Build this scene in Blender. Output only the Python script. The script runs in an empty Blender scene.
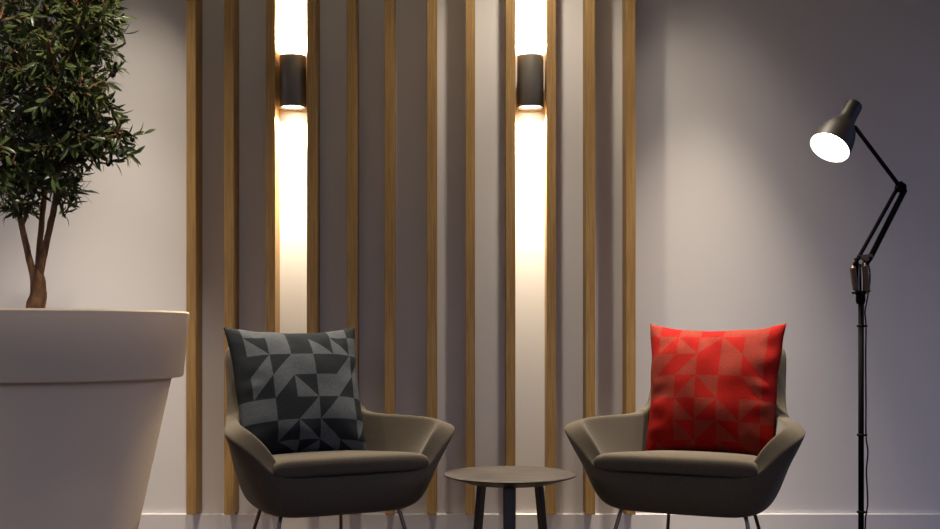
import bpy, bmesh, math, random
from mathutils import Vector, Matrix, noise

SC = bpy.context.scene
COL = SC.collection
PI = math.pi
random.seed(7)

WALL_Y = 4.85          # wall plane, camera stands at y = 0
CAM_Z = 0.88

# ------------------------------------------------------------------ helpers
def link_mesh(name, bm, mat, parent=None, smooth=True):
    me = bpy.data.meshes.new(name)
    bmesh.ops.recalc_face_normals(bm, faces=bm.faces[:])
    bm.to_mesh(me); bm.free()
    for m in (mat if isinstance(mat, (list, tuple)) else [mat]):
        me.materials.append(m)
    for p in me.polygons:
        p.use_smooth = smooth
    o = bpy.data.objects.new(name, me)
    COL.objects.link(o)
    if parent:
        o.parent = parent
    return o

def thing(name, label, cat, loc=(0, 0, 0), rotz=0.0, group=None):
    o = bpy.data.objects.new(name, None)
    COL.objects.link(o)
    o.empty_display_size = 0.1
    o.location = loc; o.rotation_euler = (0, 0, rotz)
    return tag(o, label, cat, group)

def tag(o, label, cat, group=None):
    o['label'] = label; o['category'] = cat
    if group:
        o['group'] = group
    return o

def struct(o):
    o['kind'] = 'structure'
    return o

def copy_thing(root, loc, rotz, label):
    r = root.copy(); COL.objects.link(r)
    r.location = loc; r.rotation_euler = (0, 0, rotz); r['label'] = label
    for ch in list(root.children):
        c = ch.copy(); COL.objects.link(c); c.parent = r
        for g in list(ch.children):
            d = g.copy(); COL.objects.link(d); d.parent = c
    return r

def bevel_mod(o, w, seg=2, angle=35):
    b = o.modifiers.new('bevel', 'BEVEL')
    b.width = w; b.segments = seg; b.limit_method = 'ANGLE'; b.angle_limit = math.radians(angle)
    return o

def auto_smooth(o, deg=40):
    o.data.set_sharp_from_angle(angle=math.radians(deg))
    return o

def add_box(bm, x0, x1, y0, y1, z0, z1):
    vs = [bm.verts.new(p) for p in ((x0,y0,z0),(x1,y0,z0),(x1,y1,z0),(x0,y1,z0),(x0,y0,z1),(x1,y0,z1),(x1,y1,z1),(x0,y1,z1))]
    for f in ((0,3,2,1),(4,5,6,7),(0,1,5,4),(1,2,6,5),(2,3,7,6),(3,0,4,7)):
        bm.faces.new([vs[i] for i in f])

def add_lathe(bm, prof, seg=48, M=None, closed=False):
    """prof: (r, z) pairs revolved about z"""
    rings = []
    for r, z in prof:
        if r < 1e-6:
            rings.append([bm.verts.new((0, 0, z))])
        else:
            rings.append([bm.verts.new((r*math.cos(2*PI*k/seg), r*math.sin(2*PI*k/seg), z)) for k in range(seg)])
    if closed:
        rings.append(rings[0])
    new = [v for r in (rings[:-1] if closed else rings) for v in r]
    for a, b in zip(rings, rings[1:]):
        for k in range(seg):
            k2 = (k+1) % seg
            if len(a) == 1 and len(b) == 1: continue
            if len(a) == 1: bm.faces.new((a[0], b[k2], b[k]))
            elif len(b) == 1: bm.faces.new((a[k], a[k2], b[0]))
            else: bm.faces.new((a[k], a[k2], b[k2], b[k]))
    if M is not None:
        bmesh.ops.transform(bm, matrix=M, verts=new)

def axis_matrix(p, d):
    d = Vector(d).normalized()
    return Matrix.Translation(Vector(p)) @ d.to_track_quat('Z', 'Y').to_matrix().to_4x4()

def add_tube(bm, pts, radii, seg=10, caps=True):
    pts = [Vector(p) for p in pts]
    if not isinstance(radii, (list, tuple)):
        radii = [radii]*len(pts)
    n = len(pts)
    rings = []
    up = None
    for i, p in enumerate(pts):
        t = (pts[min(i+1, n-1)] - pts[max(i-1, 0)]).normalized()
        if up is None:
            up = Vector((0, 0, 1)) if abs(t.z) < 0.9 else Vector((1, 0, 0))
        s = t.cross(up).normalized()
        up = s.cross(t).normalized()
        rings.append([bm.verts.new(p + radii[i]*(math.cos(2*PI*k/seg)*s + math.sin(2*PI*k/seg)*up)) for k in range(seg)])
    for a, b in zip(rings, rings[1:]):
        for k in range(seg):
            k2 = (k+1) % seg
            bm.faces.new((a[k], a[k2], b[k2], b[k]))
    if caps:
        bm.faces.new(rings[0][::-1]); bm.faces.new(rings[-1])

def spline(ctrl, n):
    """Catmull-Rom through control points"""
    c = [Vector(p) for p in ctrl]
    c = [2*c[0]-c[1]] + c + [2*c[-1]-c[-2]]
    out = []
    for i in range(1, len(c)-2):
        for k in range(n):
            t = k/n
            p0, p1, p2, p3 = c[i-1], c[i], c[i+1], c[i+2]
            out.append(0.5*((2*p1)+(p2-p0)*t+(2*p0-5*p1+4*p2-p3)*t*t+(3*p1-p0-3*p2+p3)*t**3))
    out.append(c[-2])
    return out

# ------------------------------------------------------------------ materials
def mat(name, color, rough=0.6, metal=0.0, spec=0.5, sheen=0.0, col2=None, nscale=50, nstretch=(1,1,1),
        bump=0.0, bscale=200, emit=None, estr=0.0, ramp=(0.35, 0.65), detail=4, coat=0.0):
    m = bpy.data.materials.new(name); m.use_nodes = True
    nt = m.node_tree; b = nt.nodes['Principled BSDF']
    b.inputs['Base Color'].default_value = (*color, 1)
    b.inputs['Roughness'].default_value = rough
    b.inputs['Metallic'].default_value = metal
    b.inputs['Specular IOR Level'].default_value = spec
    b.inputs['Sheen Weight'].default_value = sheen
    b.inputs['Sheen Roughness'].default_value = 0.4
    b.inputs['Coat Weight'].default_value = coat
    if emit:
        b.inputs['Emission Color'].default_value = (*emit, 1)
        b.inputs['Emission Strength'].default_value = estr
    if col2 or bump:
        tc = nt.nodes.new('ShaderNodeTexCoord')
    if col2:
        mp = nt.nodes.new('ShaderNodeMapping'); mp.inputs['Scale'].default_value = nstretch
        nz = nt.nodes.new('ShaderNodeTexNoise'); nz.inputs['Scale'].default_value = nscale; nz.inputs['Detail'].default_value = detail
        rp = nt.nodes.new('ShaderNodeValToRGB')
        rp.color_ramp.elements[0].position = ramp[0]; rp.color_ramp.elements[0].color = (*color, 1)
        rp.color_ramp.elements[1].position = ramp[1]; rp.color_ramp.elements[1].color = (*col2, 1)
        nt.links.new(tc.outputs['Object'], mp.inputs['Vector']); nt.links.new(mp.outputs[0], nz.inputs['Vector'])
        nt.links.new(nz.outputs['Fac'], rp.inputs['Fac']); nt.links.new(rp.outputs[0], b.inputs['Base Color'])
    if bump:
        n2 = nt.nodes.new('ShaderNodeTexNoise'); n2.inputs['Scale'].default_value = bscale; n2.inputs['Detail'].default_value = 3
        bp = nt.nodes.new('ShaderNodeBump'); bp.inputs['Strength'].default_value = bump; bp.inputs['Distance'].default_value = 0.002
        nt.links.new(tc.outputs['Object'], n2.inputs['Vector'])
        nt.links.new(n2.outputs['Fac'], bp.inputs['Height']); nt.links.new(bp.outputs[0], b.inputs['Normal'])
    return m

def weave(name, color, rough=0.9, scale=900, sheen=0.2, amount=0.25):
    """woven cloth: crossed thread waves in UV-free object space"""
    m = mat(name, color, rough=rough, spec=0.1, sheen=sheen)
    nt = m.node_tree; b = nt.nodes['Principled BSDF']
    tc = nt.nodes.new('ShaderNodeTexCoord')
    facs = []
    for stretch in ((1, 1, 12), (12, 12, 1)):
        mp = nt.nodes.new('ShaderNodeMapping'); mp.inputs['Scale'].default_value = stretch
        nz = nt.nodes.new('ShaderNodeTexNoise'); nz.inputs['Scale'].default_value = scale/12; nz.inputs['Detail'].default_value = 2
        nt.links.new(tc.outputs['Object'], mp.inputs['Vector']); nt.links.new(mp.outputs[0], nz.inputs['Vector'])
        facs.append(nz)
    ad = nt.nodes.new('ShaderNodeMath'); ad.operation = 'ADD'
    nt.links.new(facs[0].outputs['Fac'], ad.inputs[0]); nt.links.new(facs[1].outputs['Fac'], ad.inputs[1])
    mr = nt.nodes.new('ShaderNodeMapRange')
    mr.inputs['From Min'].default_value = 0.7; mr.inputs['From Max'].default_value = 1.3
    mr.inputs['To Min'].default_value = 1-amount; mr.inputs['To Max'].default_value = 1+amount
    nt.links.new(ad.outputs[0], mr.inputs['Value'])
    mx = nt.nodes.new('ShaderNodeVectorMath'); mx.operation = 'SCALE'
    mx.inputs[0].default_value = color
    nt.links.new(mr.outputs[0], mx.inputs['Scale']); nt.links.new(mx.outputs[0], b.inputs['Base Color'])
    bp = nt.nodes.new('ShaderNodeBump'); bp.inputs['Strength'].default_value = 0.25; bp.inputs['Distance'].default_value = 0.001
    nt.links.new(ad.outputs[0], bp.inputs['Height']); nt.links.new(bp.outputs[0], b.inputs['Normal'])
    return m

M_WALL = mat('wall_paint', (0.66, 0.63, 0.62), rough=0.75, spec=0.25, bump=0.05, bscale=3)
M_CEIL = mat('ceiling_paint', (0.6, 0.58, 0.56), rough=0.9, spec=0.1)
M_FLOOR = mat('floor_carpet', (0.065, 0.048, 0.034), rough=0.95, spec=0.1, col2=(0.09, 0.068, 0.05), nscale=60, bump=0.4)
M_BASE = mat('baseboard_paint', (0.66, 0.63, 0.62), rough=0.4, spec=0.5)
M_OAK = mat('oak', (0.235, 0.132, 0.044), rough=0.55, spec=0.35, col2=(0.35, 0.21, 0.072), nscale=14, nstretch=(14, 14, 0.5), detail=6)
M_SCONCE = mat('graphite_metal', (0.17, 0.148, 0.12), rough=0.42, metal=0.6, spec=0.5)
M_SCONCE_IN = mat('reflector', (0.8, 0.75, 0.65), rough=0.25, metal=0.6)
M_LENS = mat('lit_lens', (1, 1, 1), emit=(1, 0.92, 0.78), estr=12)
M_POT = mat('white_plastic', (0.80, 0.64, 0.46), rough=0.5, spec=0.4, bump=0.03, bscale=400)
M_SOIL = mat('soil', (0.03, 0.02, 0.014), rough=1, col2=(0.07, 0.05, 0.035), nscale=60, bump=0.8, bscale=80)
M_BARK = mat('bark', (0.11, 0.055, 0.026), rough=0.9, spec=0.2, col2=(0.26, 0.14, 0.07), nscale=40, nstretch=(1, 1, 0.35), bump=0.8, bscale=90)
M_LEAF = mat('leaf', (0.040, 0.060, 0.016), rough=0.36, spec=0.5, col2=(0.110, 0.145, 0.040), nscale=12)
M_OLIVE = mat('olive_skin', (0.012, 0.008, 0.010), rough=0.3)
M_CHAIR = weave('taupe_cloth', (0.074, 0.060, 0.044), scale=1000, sheen=0.1, amount=0.22)
M_STEEL = mat('leg_steel', (0.17, 0.145, 0.125), rough=0.3, metal=1.0)
M_TOP = mat('table_top_surface', (0.017, 0.013, 0.0115), rough=0.55, spec=0.2, col2=(0.062, 0.047, 0.040), nscale=7, nstretch=(1.0, 5, 1), bump=0.05, bscale=60)
M_TEDGE = mat('table_edge', (0.016, 0.013, 0.012), rough=0.5)
M_TLEG = mat('table_leg_stain', (0.012, 0.010, 0.009), rough=0.5, col2=(0.022, 0.018, 0.015), nscale=30, nstretch=(6, 6, 0.5))
M_LAMP = mat('lamp_paint', (0.017, 0.013, 0.009), rough=0.5, spec=0.3)
M_LAMPD = mat('lamp_black', (0.005, 0.004, 0.004), rough=0.7, spec=0.05)
M_LAMPW = mat('shade_lining', (0.85, 0.83, 0.80), rough=0.5)
M_BULB = mat('lit_bulb', (1, 1, 1), emit=(1, 0.93, 0.80), estr=30)
M_SPRING = mat('spring_metal', (0.17, 0.115, 0.085), rough=0.5, metal=0.5)
M_CABLE = mat('cable_rubber', (0.010, 0.009, 0.009), rough=0.6, spec=0.2)
M_RED_L = weave('coral_cloth', (0.150, 0.018, 0.011), scale=1000, sheen=0.0, amount=0.3)
M_RED_D = weave('scarlet_cloth', (0.185, 0.0035, 0.002), scale=1000, sheen=0.0, amount=0.3)
M_GRY_L = weave('ash_cloth', (0.056, 0.061, 0.069), scale=1000, sheen=0.0, amount=0.35)
M_GRY_D = weave('charcoal_cloth', (0.0105, 0.0125, 0.0155), scale=1000, sheen=0.0, amount=0.35)

# ------------------------------------------------------------------ setting
def slab(name, m, x0, x1, y0, y1, z0, z1, bev=0):
    bm = bmesh.new(); add_box(bm, x0, x1, y0, y1, z0, z1)
    o = struct(link_mesh(name, bm, m, smooth=False))
    if bev: bevel_mod(o, bev, 3)
    return o

slab('floor', M_FLOOR, -4, 4, -1.5, WALL_Y+0.1, -0.05, 0)
slab('wall_back', M_WALL, -4, 4, WALL_Y, WALL_Y+0.1, 0, 3.0)
slab('ceiling', M_CEIL, -4, 4, -1.5, WALL_Y+0.1, 3.0, 3.05)
slab('baseboard_back', M_BASE, -4, 4, WALL_Y-0.016, WALL_Y, 0.0, 0.118, bev=0.004)

# ------------------------------------------------------------------ oak battens
BAT_D = 0.12
BAT_W = 0.0395
ordinal = ['leftmost oak batten, standing just right of the white planter and olive tree',
           'second oak batten from the planter, behind the left edge of the grey armchair',
           'oak batten on the left side of the left wall light',
           'oak batten on the right side of the left wall light',
           'oak batten behind the right half of the dark grey patterned cushion',
           'oak batten behind the dark-cushion chairs right arm, second right of left wall light',
           'oak batten at the left armchair tip, third right of left wall light',
           'oak batten left of the round table top, second left of the right wall light',
           'oak batten on the left side of the right wall light, rising behind the table',
           'oak batten on the right side of the right wall light, rising behind the table',
           'second oak batten from the right end, just left of the red cushion armchair',
           'rightmost oak batten, beside the left edge of the red patterned cushion']
BX = []
for left in (-1.1617, -1.0042, -0.8304, -0.6596, -0.4925, -0.3350, -0.1583, 0.0025, 0.1708, 0.3400, 0.5033, 0.6720):
    BX.append(left + BAT_W/2)
bm = bmesh.new(); add_box(bm, -BAT_W/2, BAT_W/2, -BAT_D, 0, 0.131, 2.995)
batten = bevel_mod(link_mesh('wall_batten', bm, M_OAK, smooth=False), 0.0015, 2)
for i, c in enumerate(BX):
    o = batten if i == 0 else batten.copy()
    if i: COL.objects.link(o)
    o.location = (c, WALL_Y, 0)
    tag(o, ordinal[i], 'wall batten', 'oak battens on the wall')

# ------------------------------------------------------------------ wall lights
SC_R = 0.0555; SC_Z0 = 1.836; SC_H = 0.216; SC_OFF = 0.072
def make_sconce(x, label):
    t = thing('wall_light', label, 'wall light', (x, WALL_Y-SC_OFF, SC_Z0), 0, 'cylinder wall lights between the battens')
    H, R = SC_H, SC_R
    bm = bmesh.new()
    rec = 0.007
    prof = [(R-0.008, rec), (R-0.007, 0.001), (R-0.005, 0), (R-0.0008, 0.0), (R, 0.002), (R, H-0.002), (R-0.0008, H),
            (R-0.005, H), (R-0.007, H-0.001), (R-0.008, H-rec)]
    add_lathe(bm, prof, 64)
    auto_smooth(link_mesh('body', bm, M_SCONCE, t))
    for z, up, nm in ((rec, -1, 'lower'), (H-rec, 1, 'upper')):
        bm = bmesh.new()
        add_lathe(bm, [(0.0, z), (0.045, z), (0.045, z-up*0.006), (0, z-up*0.006)], 48)
        l = link_mesh('lens', bm, M_LENS, t, smooth=False)
        bm = bmesh.new()
        add_lathe(bm, [(0.045, z-up*0.001), (R-0.008, z+up*0.002), (R-0.008, z-up*0.006), (0.045, z-up*0.006)], 48, closed=True)
        link_mesh('reflector', bm, M_SCONCE_IN, t)
    bm = bmesh.new(); add_box(bm, -0.02, 0.02, R-0.004, SC_OFF, 0.07, 0.15)
    link_mesh('wall_bracket', bm, M_SCONCE, t, smooth=False)
    return t
SX = [(BX[2]+BX[3])/2, (BX[8]+BX[9])/2]
make_sconce(SX[0], 'dark grey cylinder wall light above the left armchair, lit up and down between battens')
make_sconce(SX[1], 'dark grey cylinder wall light above the small round table, lit up and down between battens')

def spot(name, loc, aim, power, size, blend, color, radius):
    d = bpy.data.lights.new(name, 'SPOT'); d.energy = power; d.spot_size = math.radians(size); d.spot_blend = blend
    d.color = color; d.shadow_soft_size = radius
    o = bpy.data.objects.new(name, d); COL.objects.link(o)
    o.location = loc
    o.rotation_euler = (Vector(aim)-Vector(loc)).to_track_quat('-Z', 'Y').to_euler()
    return o
for x in SX:
    y = WALL_Y-SC_OFF
    for z, e in ((SC_Z0-0.001, 0), (SC_Z0+SC_H+0.001, 5)):
        spot('wall_light_spill', (x, y, z), (x, y, e), 65, (122 if e == 0 else 146), 0.2, (1, 0.88, 0.66), 0.012)
        spot('wall_light_beam', (x, y, z), (x, y, e), (140 if e == 0 else 420), 42, 1.0, (1, 0.88, 0.66), 0.012)

# ceiling downlights washing the wall
DL_Y = WALL_Y-0.48
WARM = (1, 0.88, 0.71)
for x, beams in ((-1.45, ((125, 72), (270, 48), (20, 30))), (0.265, ((90, 100), (110, 46))), (1.0, ((45, 72), (390, 47), (220, 30)))):
    for p, s in beams:          # a peaked beam: wide spill plus a bright core
        spot('downlight', (x, DL_Y, 2.97), (x, DL_Y, 0), p, s, 1.0, WARM, 0.03)
for x in (-0.55, 0.80):
    spot('downlight', (x, 3.85, 2.97), (x, 3.85, 0), 270, 50, 1.0, WARM, 0.04)
spot('downlight', (-0.55, 2.55, 2.97), (-1.25, 3.4, 1.62), 150, 46, 0.6, (1, 0.88, 0.74), 0.03)

# ------------------------------------------------------------------ olive tree in a white planter
def make_tree():
    PX, PY = -1.29, 3.45
    t = thing('potted_olive_tree', 'tall bushy olive tree in a large white tapered planter left of the armchairs', 'potted tree', (PX, PY, 0))
    # planter
    prof = [(0, 0.0), (0.205, 0.0), (0.222, 0.006), (0.229, 0.02), (0.290, 0.30), (0.384, 0.738), (0.387, 0.750), (0.405, 0.7505),
            (0.418, 0.7515), (0.4225, 0.757), (0.439, 0.938), (0.4405, 0.946), (0.437, 0.951), (0.425, 0.952), (0.412, 0.950), (0.408, 0.944),
            (0.396, 0.80), (0.0, 0.80)]
    bm = bmesh.new(); add_lathe(bm, prof, 128)
    auto_smooth(link_mesh('planter', bm, M_POT, t), 35)
    bm = bmesh.new()
    prof = [(0.0, 0.875)] + [(0.402*k/8, 0.875+0.006*math.sin(k*2.1)) for k in range(1, 9)] + [(0.398, 0.83), (0, 0.83)]
    add_lathe(bm, prof, 48)
    link_mesh('soil', bm, M_SOIL, t)
    # trunk and limbs (offsets from planter axis)
    ox = -0.012
    def P(px, py, dy=0.0):       # helper used once to turn measurements into metres round the planter axis
        return Vector(((px-36)/329.0+ox, dy, CAM_Z+(335-py)/329.0))
    limbs = []                   # list of (points, r0, r1)
    def limb(ctrl, r0, r1, n=6):
        pts = spline(ctrl, n)
        k = len(pts)-1
        rad = [r0+(r1-r0)*i/k for i in range(k+1)]
        limbs.append((pts, rad)); return pts, rad
    trunk = limb([P(24,345), P(34,312,0), P(37,290,0.004), P(36.5,276,0), P(36,268,0)], 0.030, 0.018)
    la = limb([P(34,281), P(29,250,-0.02), P(24,222,-0.03), P(17,180,-0.06), P(0,120,-0.10), P(-18,60,-0.12), P(-30,0,-0.1), P(-40,-70,-0.08)], 0.0105, 0.004)
    lb = limb([P(36,281), P(36,250,0.02), P(37,214,0.04), P(40,160,0.05), P(40,100,0.03), P(44,40,0.02), P(40,-40,0.0), P(38,-120,0)], 0.0100, 0.004)
    lc = limb([P(38,281), P(47,249,-0.02), P(58,210,-0.04), P(66,176,-0.06), P(70,140,-0.06), P(78,95,-0.07), P(84,40,-0.06), P(80,-20,-0.05)], 0.0110, 0.003)
    for pts_r, nm in ((trunk, 'trunk'), (la, 'branch'), (lb, 'branch'), (lc, 'branch')):
        bm = bmesh.new()
        add_tube(bm, pts_r[0], pts_r[1], 12)
        for v in bm.verts:
            v.co += (0.0045 if nm == 'trunk' else 0.0022)*noise.noise_vector(v.co*30)
        link_mesh(nm, bm, M_BARK, t)
    # secondary limbs toward the crown lobes
    nodes = []
    for pts, rad in (la, lb, lc):
        for p in pts[10:]:
            nodes.append(p.copy())
    twigs = bmesh.new()
    lobes = [  # px, py, rx, ry, depth centre, depth radius, twigs
        (10, 60, 85, 85, 0.0, 0.30, 95), (90, 22, 36, 42, -0.02, 0.14, 38), (98, 62, 16, 12, -0.05, 0.08, 5),
        (98, 112, 32, 24, -0.06, 0.13, 28), (114, 149, 30, 16, -0.08, 0.09, 18),
        (60, 165, 36, 28, -0.05, 0.17, 26), (72, 196, 16, 14, -0.04, 0.06, 6), (8, 170, 42, 36, -0.05, 0.22, 34),
        (14, 208, 30, 8, -0.06, 0.12, 8), (25, -50, 95, 60, 0.0, 0.28, 50), (-80, 60, 60, 120, 0.0, 0.28, 50), (60, 90, 40, 50, -0.12, 0.12, 34)]
    hand = [  # twigs that make the right-hand outline: base px, tip px
        ((92,138,-0.07), (122,143,-0.1), (152,140,-0.1)), ((96,146,-0.07), (120,152,-0.09), (138,160,-0.1)),
        ((86,100,-0.07), (112,88,-0.08), (124,70,-0.08)), ((86,84,-0.06), (104,78,-0.07), (126,74,-0.08)),
        ((84,40,-0.06), (104,22,-0.04), (117,12,-0.03)), ((86,50,-0.06), (108,42,-0.05), (122,40,-0.04)),
        ((60,195,-0.04), (72,205,-0.05), (82,186,-0.06)), ((62,190,-0.04), (68,214,-0.05), (78,203,-0.05)),
        ((84,20,-0.05), (100,-2,-0.03), (118,4,-0.03)), ((78,92,-0.07), (80,75,-0.06), (82,50,-0.05)),
        ((88,150,-0.07), (104,160,-0.08), (122,166,-0.08)), ((60,60,-0.07), (96,50,-0.08), (112,60,-0.08))]
    paths = []
    for h in hand:
        paths.append(spline([P(*a) for a in h], 8))
    for (cx, cy, rx, ry, dc, dr, n) in lobes:
        for _ in range(int(n*1.6)):
            while True:
                u = Vector((random.uniform(-1,1), random.uniform(-1,1), random.uniform(-1,1)))
                if 0.15 < u.length < 1: break
            tip = P(cx+rx*u.x, cy+ry*u.y, dc+dr*u.z)
            best = min(nodes, key=lambda q: (q-tip).length + 0.9*max(0, q.z-tip.z+0.02))
            mid = best.lerp(tip, 0.55) + Vector((random.uniform(-.03,.03), random.uniform(-.03,.03), random.uniform(0.0,.05)))
            pts = spline([best, mid, tip], 6)
            paths.append(pts)
            if random.random() < 0.5:
                nodes.append(pts[7].copy())
    lv = bmesh.new()
    def leaf(p, d, nrm, L, W):
        d = d.normalized(); s = d.cross(nrm).normalized(); n = s.cross(d).normalized()
        prof = ((0.0, 0.05, 0), (0.22, 0.72, 0.02), (0.5, 1.0, 0.02), (0.78, 0.66, -0.03), (1.0, 0.02, -0.10))
        prev = None
        for tt, w, bend in prof:
            c = p + d*L*tt + n*(L*bend)
            row = [lv.verts.new(c - s*W*w*0.5 + n*W*w*0.12), lv.verts.new(c), lv.verts.new(c + s*W*w*0.5 + n*W*w*0.12)]
            if prev:
                lv.faces.new((prev[0], prev[1], row[1], row[0])); lv.faces.new((prev[1], prev[2], row[2], row[1]))
            prev = row
    for pts in paths:
        ln = sum((b-a).length for a, b in zip(pts, pts[1:]))
        k = len(pts)-1
        add_tube(twigs, pts, [0.0040-(0.0040-0.0012)*i/k for i in range(k+1)], 5)
        # leaves over the outer stretch
        reach = min(ln*0.85, 0.19)
        acc = 0.0; pos = []
        for a, b in zip(pts[::-1], pts[::-1][1:]):
            seg = (b-a).length; m = max(1, int(seg/0.004))
            for j in range(m):
                pos.append((acc+seg*j/m, a.lerp(b, j/m), (a-b).normalized()))
            acc += seg
            if acc > reach: break
        last = -1; phi = random.uniform(0, 6.28)
        for dist, p, td in pos:
            if dist-last < 0.0125 and last >= 0: continue
            last = dist; phi += 1.57+random.uniform(-.3,.3)
            ref = Vector((0,0,1)) if abs(td.z) < .9 else Vector((1,0,0))
            e1 = td.cross(ref).normalized(); e2 = td.cross(e1)
            for q in (0, PI):
                if random.random() < 0.10: continue
                side = math.cos(phi+q)*e1 + math.sin(phi+q)*e2
                d = td*random.uniform(.55,1.0) + side*random.uniform(.6,1.0) + Vector((0,0,-0.12))
                nn = (td - side*0.4 + Vector((random.uniform(-.4,.4), random.uniform(-.4,.4), random.uniform(0,.7))))
                leaf(p, d, nn, random.uniform(.036, .058), random.uniform(.0085, .0130))
    link_mesh('twigs', twigs, M_BARK, t)
    fo = link_mesh('foliage', lv, M_LEAF, t); fo['kind'] = 'stuff'
    for k, i in ((2, 13), (2, 15), (3, 14), (0, 13), (1, 12), (4, 12), (5, 12), (11, 13), (10, 13), (6, 12)):
        bm = bmesh.new()
        add_lathe(bm, [(0.0075*math.sin(a*PI/10), -0.0095*math.cos(a*PI/10)) for a in range(11)], 14)
        o = link_mesh('olive', bm, M_OLIVE, t)
        o.location = paths[k][i]+Vector((0.004, -0.006, -0.012))
    return t
make_tree()

# ------------------------------------------------------------------ lounge chairs
# one half of the shell, front centre -> back centre: outer rim, direction to the inner rim with thickness
HALF = [  # rim outer (x,y,z)     inner offset (dx,dy,dz)      mid outer (x,y,z)       low outer           bottom(x,y)     inner foot (x,y)
    ((0.000,-0.350,0.412), ( 0.000, 0.045, 0.004), (0.000,-0.353,0.365), (0.000,-0.342,0.306), (0.000,-0.300), (0.000,-0.285)),
    ((0.135,-0.350,0.412), ( 0.000, 0.045, 0.004), (0.136,-0.353,0.365), (0.132,-0.341,0.306), (0.118,-0.300), (0.120,-0.285)),
    ((0.246,-0.347,0.414), (-0.012, 0.040, 0.004), (0.242,-0.348,0.365), (0.226,-0.334,0.308), (0.196,-0.292), (0.224,-0.280)),
    ((0.290,-0.340,0.440), (-0.042, 0.016, 0.012), (0.276,-0.338,0.378), (0.254,-0.320,0.312), (0.218,-0.276), (0.246,-0.255)),
    ((0.346,-0.325,0.500), (-0.060, 0.008, 0.020), (0.310,-0.318,0.405), (0.284,-0.297,0.312), (0.231,-0.254), (0.258,-0.225)),
    ((0.410,-0.302,0.546), (-0.070, 0.008, 0.028), (0.338,-0.286,0.424), (0.296,-0.264,0.314), (0.238,-0.228), (0.266,-0.190)),
    ((0.420,-0.250,0.566), (-0.064, 0.005, 0.022), (0.346,-0.225,0.430), (0.300,-0.205,0.314), (0.240,-0.185), (0.269,-0.140)),
    ((0.370,-0.120,0.583), (-0.046, 0.000, 0.006), (0.334,-0.110,0.430), (0.290,-0.100,0.314), (0.236,-0.090), (0.268,-0.070)),
    ((0.330, 0.020,0.582), (-0.044,-0.004, 0.004), (0.308, 0.010,0.430), (0.274, 0.010,0.318), (0.228, 0.010), (0.256, 0.010)),
    ((0.293, 0.140,0.581), (-0.042,-0.014, 0.004), (0.274, 0.115,0.430), (0.246, 0.098,0.318), (0.216, 0.080), (0.236, 0.085)),
    ((0.272, 0.212,0.592), (-0.040,-0.026, 0.004), (0.250, 0.180,0.435), (0.224, 0.150,0.320), (0.198, 0.122), (0.216, 0.130)),
    ((0.258, 0.250,0.645), (-0.034,-0.034, 0.003), (0.226, 0.210,0.445), (0.208, 0.175,0.322), (0.172, 0.145), (0.192, 0.150)),
    ((0.256, 0.276,0.745), (-0.028,-0.038, 0.002), (0.204, 0.230,0.455), (0.175, 0.190,0.322), (0.140, 0.158), (0.180, 0.158)),
    ((0.256, 0.297,0.824), (-0.024,-0.036,-0.002), (0.190, 0.238,0.460), (0.144, 0.198,0.322), (0.114, 0.164), (0.150, 0.163)),
    ((0.232, 0.313,0.846), (-0.016,-0.036,-0.002), (0.150, 0.245,0.460), (0.108, 0.202,0.322), (0.085, 0.168), (0.115, 0.166)),
    ((0.140, 0.335,0.850), (-0.004,-0.036,-0.002), (0.080, 0.250,0.460), (0.056, 0.205,0.322), (0.043, 0.170), (0.060, 0.168)),
    ((0.000, 0.342,0.851), ( 0.000,-0.036,-0.002), (0.000, 0.252,0.460), (0.000, 0.206,0.322), (0.000, 0.170), (0.000, 0.168)),
]
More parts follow.
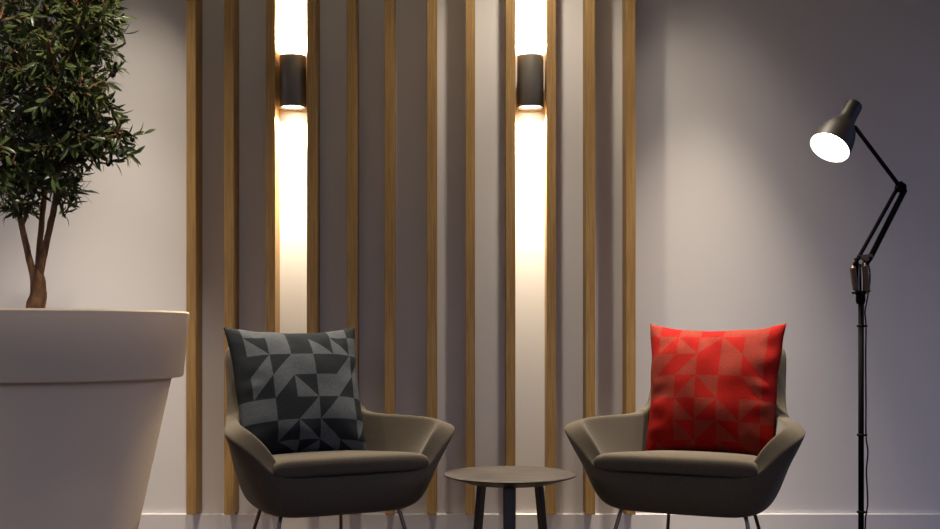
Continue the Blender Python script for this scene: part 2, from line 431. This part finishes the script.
def make_chair(label):
    t = thing('lounge_chair', label, 'armchair', (0,0,0), 0, 'grey upholstered armchairs')
    n = len(HALF)
    loop = [(1, h) for h in HALF] + [(-1, h) for h in HALF[-2:0:-1]]
    bm = bmesh.new()
    ZB, ZD = 0.270, 0.403
    def ring(f):
        return [bm.verts.new((s*p[0], p[1], p[2])) for s, p in ((s, f(h)) for s, h in loop)]
    def inner_mid(h, k):
        ri = Vector(h[0])+Vector(h[1]); foot = Vector((h[5][0], h[5][1], ZD-0.07*(h[5][1]+0.285)))
        return foot.lerp(ri, k)
    def sh(p, k, c=(0, -0.06)):
        return (c[0]+(p[0]-c[0])*k if True else 0, c[1]+(p[1]-c[1])*k)
    rings = [
        ring(lambda h: (*sh(h[5], 0.45), ZD-0.022)),
        ring(lambda h: (*sh(h[5], 0.9), ZD-0.003-0.07*(h[5][1]+0.285))),
        ring(lambda h: tuple(inner_mid(h, 0.10))),
        ring(lambda h: tuple(inner_mid(h, 0.55))),
        ring(lambda h: tuple(Vector(h[0])+Vector(h[1]))),
        ring(lambda h: h[0]),
        ring(lambda h: tuple(Vector(h[0]).lerp(Vector(h[2]), 0.5) + Vector((0.004, 0, 0)) * (1 if h[0][0] > 0.01 else 0))),
        ring(lambda h: h[2]),
        ring(lambda h: h[3]),
        ring(lambda h: (h[4][0], h[4][1], ZB)),
        ring(lambda h: (*sh(h[4], 0.4), ZB)),
    ]
    cl = bm.edges.layers.float.new('crease_edge')
    L = len(loop)
    for a, b in zip(rings, rings[1:]):
        for k in range(L):
            bm.faces.new((a[k], a[(k+1) % L], b[(k+1) % L], b[k]))
    c0 = bm.verts.new((0, -0.06, ZD-0.022)); c1 = bm.verts.new((0, -0.06, ZB))
    for k in range(L):
        bm.faces.new((c0, rings[0][(k+1) % L], rings[0][k])); bm.faces.new((c1, rings[-1][k], rings[-1][(k+1) % L]))
    for rg, cr in ((rings[4], 0.9), (rings[5], 0.95)):
        for k in range(L):
            e = bm.edges.get((rg[k], rg[(k+1) % L])); e[cl] = cr
    o = link_mesh('shell', bm, M_CHAIR, t)
    sub = o.modifiers.new('sub', 'SUBSURF'); sub.levels = 2; sub.render_levels = 3
    # raised seam piping along the outer rim edge
    # seat cushion
    bm = bmesh.new()
    xs = 22; ys = 18
    def out(u, v, top):
        # u in -1..1 across, v 0..1 front -> back
        hw = 0.288 - 0.078*v
        r = max(abs(u), abs(2*v-1))
        # round the plan corners
        cu, cv = u, 2*v-1
        cx = cu*math.sqrt(max(0, 1-0.10*cv*cv)); cy = cv*math.sqrt(max(0, 1-0.10*cu*cu))
        x = hw*cx/0.985
        y = -0.362 + (cy*0.5+0.5)*0.50
        e = max(0.0, 1-abs(u)**10)*max(0.0, 1-abs(2*v-1)**16)
        th = 0.036*(e**0.24)
        zc = 0.444 + (0.003*(1-u*u)) - 0.034*v
        if top:
            z = zc + th + 0.006*(1-u*u)*(1-(2*v-1)**2) - 0.006*math.sin(PI*v)**8*(1-abs(u))
        else:
            z = zc - min(th, 0.026)
        return (x, y, z)
    grids = []
    for top in (True, False):
        g = [[None]*(ys+1) for _ in range(xs+1)]
        for i in range(xs+1):
            for j in range(ys+1):
                if not top and (i in (0, xs) or j in (0, ys)):
                    g[i][j] = grids[0][i][j]
                else:
                    su = -math.cos(PI*i/xs); sv = 0.5-0.5*math.cos(PI*j/ys)
                    g[i][j] = bm.verts.new(out(su, sv, top))
        grids.append(g)
        for i in range(xs):
            for j in range(ys):
                bm.faces.new((g[i][j], g[i+1][j], g[i+1][j+1], g[i][j+1]))
    o = link_mesh('seat_cushion', bm, M_CHAIR, t)
    sub = o.modifiers.new('sub', 'SUBSURF'); sub.levels = 1; sub.render_levels = 2
    # four splayed rod legs, joined under the shell by short stubs
    for (x0, y0, x1, y1) in ((0.215,-0.225,0.272,-0.305), (-0.215,-0.225,-0.272,-0.305), (0.15,0.15,0.20,0.27), (-0.15,0.15,-0.20,0.27)):
        bm = bmesh.new()
        add_tube(bm, [(x0*0.75, y0*0.8, 0.300), (x0*0.97, y0, 0.292), (x0+(x1-x0)*.1, y0+(y1-y0)*.1, 0.255), (x1, y1, 0.006), (x1, y1, 0.0)], [0.007, 0.007, 0.007, 0.006, 0.006], 12)
        lg = link_mesh('leg', bm, M_STEEL, t)
        bm = bmesh.new(); add_lathe(bm, [(0, 0), (0.010, 0), (0.010, 0.006), (0.0065, 0.010), (0.0065, 0.012), (0, 0.012)], 16, Matrix.Translation((x1, y1, 0)))
        link_mesh('foot_glide', bm, M_LAMPD, lg)
    return t
CH_L = ((-0.530, 4.07, 0), math.radians(28))
CH_R = ((0.840, 4.07, 0), math.radians(-26))
chair = make_chair('grey upholstered armchair holding the dark patterned cushion, nearer the planter')
chair.location = CH_L[0]; chair.rotation_euler = (0, 0, CH_L[1])
copy_thing(chair, CH_R[0], CH_R[1], 'grey upholstered armchair holding the red patterned cushion, beside the floor lamp')

# ------------------------------------------------------------------ cushions
RED = ["LDLDLLD",
       "DacacLD",
       "LaabDLdD"[0:2]+"bDLdD",
       "LLbdDdD",
       "DDcacaL",
       "DDcacLD",
       "DcbDcdD"]
GRY = ["DLLDDLD",
       "DcLDccL",
       "DbbLDbb",
       "DaacLaL",
       "LLDbbLD",
       "DDaccDa",
       "DDdbddL"]
def make_pillow(name, label, pattern, m_light, m_dark, loc, rotz, lean, roll, seed, local, puff=0.095):
    S = 0.256; sub = 7
    N = 7*sub
    bm = bmesh.new()
    def uv(i):
        # 7 cells, the outer two narrower; even steps in between
        c = i/sub
        edges = [-1, -0.80, -0.49, -0.165, 0.165, 0.49, 0.80, 1]
        k = min(6, int(c)); f = c-k
        return edges[k]*(1-f)+edges[k+1]*f
    def pos(u, v, side):
        x = S*u*(1-0.06*(1-v*v)*u*u)*(1-0.03*(1-v)); z = S*v*(1-0.105*(1-u*u)*v*v)
        e = max(0, 1-abs(u)**2.6)*max(0, 1-abs(v)**2.6)
        th = puff*(e**0.62)
        # soft creases that run in from the seams
        w = noise.noise(Vector((u*2.2+seed, v*2.2, side*3.0)))*0.010
        edge = max(abs(u), abs(v))
        amp = 0.011*max(0, 1-abs(edge-0.86)/0.28)*(0.55+0.9*noise.noise(Vector((u*1.7, v*1.7, seed+9))))
        w += amp*math.sin((u if abs(v) > abs(u) else v)*17+seed+2.0*noise.noise(Vector((u*3, v*3, seed))))
        th += w*(e**0.5)
        x += 0.006*noise.noise(Vector((v*2.5, seed, 1)))*(abs(u)**4)
        z += 0.006*noise.noise(Vector((u*2.5, seed, 5)))*(abs(v)**4)
        return Vector((x, -side*th, z))
    gs = []
    for side in (1, -1):
        g = [[None]*(N+1) for _ in range(N+1)]
        for i in range(N+1):
            for j in range(N+1):
                if side == -1 and (i in (0, N) or j in (0, N)):
                    g[i][j] = gs[0][i][j]
                else:
                    g[i][j] = bm.verts.new(pos(uv(i), uv(j), side))
        gs.append(g)
        for i in range(N):
            for j in range(N):
                ci, cj = i//sub, 6-j//sub
                fi, fj = i % sub, j % sub
                code = pattern[cj][ci]
                q = [g[i][j], g[i+1][j], g[i+1][j+1], g[i][j+1]]
                if code in 'LD':
                    f = bm.faces.new(q); f.material_index = 0 if code == 'L' else 1
                elif code in 'ab':       # diagonal / : upper-left, lower-right
                    ul, lr = (0, 1) if code == 'a' else (1, 0)
                    if fi == fj:
                        f = bm.faces.new((q[0], q[1], q[2])); f.material_index = lr
                        f = bm.faces.new((q[0], q[2], q[3])); f.material_index = ul
                    else:
                        f = bm.faces.new(q); f.material_index = lr if fi > fj else ul
                else:                    # diagonal \ : upper-right, lower-left
                    ur, ll = (1, 0) if code == 'c' else (0, 1)
                    if fi+fj == sub-1:
                        f = bm.faces.new((q[0], q[1], q[3])); f.material_index = ll
                        f = bm.faces.new((q[1], q[2], q[3])); f.material_index = ur
                    else:
                        f = bm.faces.new(q); f.material_index = ur if fi+fj > sub-1 else ll
    o = link_mesh(name, bm, [m_light, m_dark])
    cloc, crot = loc
    R = Matrix.Rotation(crot, 4, 'Z')
    M = Matrix.Translation(Vector(cloc)) @ R @ Matrix.Translation(Vector(local)) @ Matrix.Rotation(rotz, 4, 'Z') @ Matrix.Rotation(-lean, 4, 'X') @ Matrix.Rotation(roll, 4, 'Y')
    o.matrix_world = M
    tag(o, label, 'cushion', 'patterned cushions on the armchairs')
    return o
make_pillow('cushion', 'dark grey square cushion with a triangle pattern, leaning in the left armchair', GRY, M_GRY_L, M_GRY_D,
            CH_L, 0, math.radians(20), math.radians(0), 1.3, (-0.030, 0.110, 0.668))
make_pillow('cushion', 'bright red square cushion with a triangle pattern, leaning in the right armchair', RED, M_RED_L, M_RED_D,
            CH_R, 0, math.radians(14), math.radians(0), 6.1, (0.014, 0.135, 0.672))

# ------------------------------------------------------------------ side table
def make_table():
    t = thing('side_table', 'small round side table with dark legs standing between the two armchairs', 'side table', (0.1527, 3.85, 0))
    R = 0.2247
    bm = bmesh.new()
    add_lathe(bm, [(0, 0.4105), (R-0.003, 0.4105), (R, 0.4085), (R, 0.4065), (R-0.002, 0.4045)], 96)
    top = auto_smooth(link_mesh('table_top', bm, M_TOP, t), 30)
    bm = bmesh.new()
    add_lathe(bm, [(R-0.002, 0.4044), (R-0.072, 0.383), (R-0.078, 0.381), (0, 0.381)], 96)
    auto_smooth(link_mesh('underside', bm, M_TEDGE, top), 30)
    for a in (-93, 27, 147):
        c, s = math.cos(math.radians(a)), math.sin(math.radians(a))
        bm = bmesh.new()
        w0, w1 = (0.0208, 0.0198)
        rows = []
        for r, z, w in ((0.112, 0.3805, w0), (0.150, 0.0, w1)):
            o = Vector((c*r, s*r, z)); e1 = Vector((c, s, 0)); e2 = Vector((-s, c, 0))
            rows.append([bm.verts.new(o+e1*0.0085*i+e2*w*j) for i, j in ((-1,-1),(1,-1),(1,1),(-1,1))])
        for k in range(4):
            bm.faces.new((rows[0][k], rows[0][(k+1) % 4], rows[1][(k+1) % 4], rows[1][k]))
        bm.faces.new(rows[0]); bm.faces.new(rows[1][::-1])
        bevel_mod(link_mesh('leg', bm, M_TLEG, t, smooth=False), 0.005, 3)
    return t
make_table()

# ------------------------------------------------------------------ floor lamp
def make_lamp():
    LX, LY = 1.361, 3.90
    t = thing('floor_lamp', 'dark metal spring-arm floor lamp, lit, standing right of the armchair with the red cushion', 'floor lamp', (LX, LY, 0))
    def P(px, py, dy=0.0):
        return Vector(((px-861)/291.0, dy, CAM_Z+(335-py)/291.0))
    # base
    bm = bmesh.new(); add_lathe(bm, [(0, 0), (0.14, 0), (0.142, 0.006), (0.138, 0.016), (0.03, 0.028), (0.016, 0.045), (0, 0.045)], 64)
    auto_smooth(link_mesh('base', bm, M_LAMPD, t), 30)
    bm = bmesh.new(); add_tube(bm, [(0,0,0.03), (0,0,0.5), P(861,292)], 0.0095, 20)
    pole = link_mesh('pole', bm, M_LAMPD, t)
    for y in (326, 435, 512):
        p = P(861, y)
        bm = bmesh.new(); add_lathe(bm, [(0.0095, -0.004), (0.0145, -0.003), (0.0145, 0.003), (0.0095, 0.004)], 24, Matrix.Translation(p))
        add_tube(bm, [p+Vector((0.012,0,0)), p+Vector((0.021,-0.002,0))], 0.003, 8)
        link_mesh('cable_clip', bm, M_LAMPD, pole)
    # spring bracket
    bm = bmesh.new()
    add_lathe(bm, [(0, 0), (0.013, 0), (0.016, 0.01), (0.016, 0.028), (0.010, 0.036), (0, 0.036)], 24, Matrix.Translation(P(860.5, 304)))
    for dx in (-4, 4):
        add_tube(bm, [P(860.5, 299), P(860.5+dx, 294), P(860.5+dx*0.8, 262)], 0.005, 10)
    for dy in (-0.014, 0.014):
        add_tube(bm, [P(860.5, 299, 0), P(859, 292, dy), P(858.5, 264, dy)], 0.004, 10)
    add_tube(bm, [P(852, 293), P(870, 291)], 0.004, 10)
    link_mesh('bracket', bm, M_LAMPD, t)
    for (xa, ya, xb, yb) in ((851.5, 268, 854.5, 290), (863.5, 266, 866, 291)):
        bm = bmesh.new()
        a, b = P(xa, ya, -0.012), P(xb, yb, -0.012)
        d = (b-a); n = 16*8
        ref = d.normalized().cross(Vector((0,1,0))).normalized(); r2 = d.normalized().cross(ref)
        pts = [a+d*(i/n)+0.0085*(math.cos(2*PI*i/8)*ref+math.sin(2*PI*i/8)*r2) for i in range(n+1)]
        add_tube(bm, pts, 0.0028, 6)
        add_tube(bm, [a-d*0.12, a, a+d*0.02], [0.0035, 0.005, 0.009], 10)
        add_tube(bm, [b-d*0.02, b, b+d*0.12], [0.009, 0.005, 0.0035], 10)
        link_mesh('spring', bm, M_SPRING, t)
    # lower linkage plate joining the two arm bars
    bm = bmesh.new()
    for dy in (-0.012, 0.012):
        pl = [P(857.5, 255.5, dy), P(870.5, 254, dy), P(872, 258, dy), P(865, 262, dy), P(862, 259, dy)]
        f = [bm.verts.new(p+Vector((0,-0.0015,0))) for p in pl]; g = [bm.verts.new(p+Vector((0,0.0015,0))) for p in pl]
        bm.faces.new(f); bm.faces.new(g[::-1])
        for k in range(5): bm.faces.new((f[k], f[(k+1)%5], g[(k+1)%5], g[k]))
    link_mesh('link_plate', bm, M_SPRING, t, smooth=False)
    bm = bmesh.new()
    add_tube(bm, [P(853, 268), P(856, 262), P(898, 187)], 0.0068, 14)
    add_tube(bm, [P(864, 266), P(870, 258), P(904.5, 190)], 0.0098, 14)
    for (x, y) in ((857, 259), (869, 258.5), (853, 268), (864.5, 265.5)):
        add_tube(bm, [P(x, y, -0.017), P(x, y, 0.017)], 0.0055, 12)
    low = link_mesh('lower_arm', bm, M_LAMPD, t)
    bm = bmesh.new()
    add_tube(bm, [P(900.5, 187.5, -0.016), P(900.5, 187.5, 0.016)], 0.015, 24)
    add_tube(bm, [P(899, 183.5, -0.02), P(899, 183.5, 0.02)], 0.006, 12)
    add_tube(bm, [P(903, 191, -0.02), P(903, 191, 0.02)], 0.006, 12)
    auto_smooth(link_mesh('elbow_joint', bm, M_LAMPD, t), 40)
    bm = bmesh.new()
    add_tube(bm, [P(900.5, 187.5), P(855, 129, -0.01)], 0.0072, 14)
    link_mesh('upper_arm', bm, M_LAMPD, t)
    # shade: axis from the cap to the open mouth
    ax = Vector((-0.525, -0.36, -0.77)).normalized()
    cap = P(859.0, 101.8, 0.045)
    M = axis_matrix(cap, ax)
    prof_out = [(0, 0.000), (0.024, 0.000), (0.0285, 0.004), (0.0295, 0.010), (0.0305, 0.045), (0.0315, 0.072), (0.036, 0.090), (0.046, 0.108), (0.056, 0.126),
                (0.063, 0.148), (0.0675, 0.174), (0.0700, 0.200), (0.0705, 0.212)]
    prof_in = [(0.0690, 0.212), (0.0683, 0.200), (0.0657, 0.174), (0.061, 0.148), (0.054, 0.128), (0.044, 0.111), (0.034, 0.096), (0.024, 0.09), (0, 0.09)]
    bm = bmesh.new()
    add_lathe(bm, prof_out+prof_in[:1], 64, M)
    shade = auto_smooth(link_mesh('lamp_shade', bm, M_LAMP, t), 50)
    bm = bmesh.new(); add_lathe(bm, prof_in, 64, M)
    link_mesh('shade_lining', bm, M_LAMPW, shade)
    bm = bmesh.new()
    add_lathe(bm, [(0, 0.085), (0.014, 0.085), (0.014, 0.110), (0.020, 0.125), (0.027, 0.150), (0.025, 0.168), (0.016, 0.182), (0, 0.187)], 32, M)
    link_mesh('bulb', bm, M_BULB, t)
    # swivel between shade and arm
    bm = bmesh.new()
    q = cap + ax*0.088
    arm_end = P(855, 129, -0.01)
    add_tube(bm, [arm_end, q], 0.008, 12)
    link_mesh('swivel', bm, M_LAMPD, t)
    # flex
    bm = bmesh.new()
    pts = spline([P(869, 262, 0.012), P(871, 272, 0.012), P(870.5, 285, 0.01), P(867, 300, 0.0), P(864.5, 312, -0.004), P(865.5, 326, -0.004), P(865.2, 360, -0.004), P(865.5, 400, -0.004), P(865.5, 435, -0.004),
                  P(867.2, 452, -0.006), P(865.8, 470, -0.005), P(866.6, 488, -0.005), P(867.0, 503, -0.006), P(866, 512, -0.004), P(864.8, 524, -0.004), Vector((0.014,0,0.08)), Vector((0.06,0.08,0.03)), Vector((0.2,0.2,0.004)), Vector((0.5,0.6,0.004))], 6)
    add_tube(bm, pts, 0.0028, 8)
    link_mesh('power_cable', bm, M_CABLE, t)
    # the light it gives
    c = Vector((LX, LY, 0)) + cap + ax*0.192
    spot('lamp_bulb_light', c, c+ax, 9, 140, 0.6, (1, 0.86, 0.68), 0.025)
    return t
make_lamp()

# ------------------------------------------------------------------ daylight from the open front of the room
w = bpy.data.worlds.new('room'); SC.world = w; w.use_nodes = True
nt = w.node_tree; bg = nt.nodes['Background']
tc = nt.nodes.new('ShaderNodeTexCoord'); sx = nt.nodes.new('ShaderNodeSeparateXYZ'); rp = nt.nodes.new('ShaderNodeValToRGB')
mr = nt.nodes.new('ShaderNodeMapRange'); mr.inputs['From Min'].default_value = -1; mr.inputs['From Max'].default_value = 1
nt.links.new(tc.outputs['Generated'], sx.inputs[0]); nt.links.new(sx.outputs['X'], mr.inputs['Value']); nt.links.new(mr.outputs[0], rp.inputs['Fac'])
rp.color_ramp.elements[0].color = (0.84, 0.77, 0.88, 1); rp.color_ramp.elements[1].color = (0.40, 0.52, 1.0, 1)
mz = nt.nodes.new('ShaderNodeMapRange'); mz.inputs['From Min'].default_value = -0.02; mz.inputs['From Max'].default_value = 0.30
mz.inputs['To Min'].default_value = 0.12; mz.inputs['To Max'].default_value = 1.9
nt.links.new(sx.outputs['Z'], mz.inputs['Value'])
sc_ = nt.nodes.new('ShaderNodeVectorMath'); sc_.operation = 'SCALE'
nt.links.new(rp.outputs[0], sc_.inputs[0]); nt.links.new(mz.outputs[0], sc_.inputs['Scale'])
nt.links.new(sc_.outputs[0], bg.inputs[0]); bg.inputs[1].default_value = 0.56

# ------------------------------------------------------------------ camera
cd = bpy.data.cameras.new('camera'); cam = bpy.data.objects.new('camera', cd); COL.objects.link(cam)
cam.location = (0, 0, CAM_Z); cam.rotation_euler = (PI/2, 0, 0)
cd.sensor_width = 36; cd.lens = 1135/940*36
cd.shift_x = 5/940; cd.shift_y = 70.5/940
cd.clip_start = 0.05
SC.camera = cam

SC.view_settings.view_transform = 'Standard'
SC.view_settings.look = 'None'
SC.view_settings.exposure = 0.0
SC.view_settings.gamma = 1.0
SC.cycles.use_denoising = True
SC.cycles.max_bounces = 8
SC.cycles.sample_clamp_indirect = 4
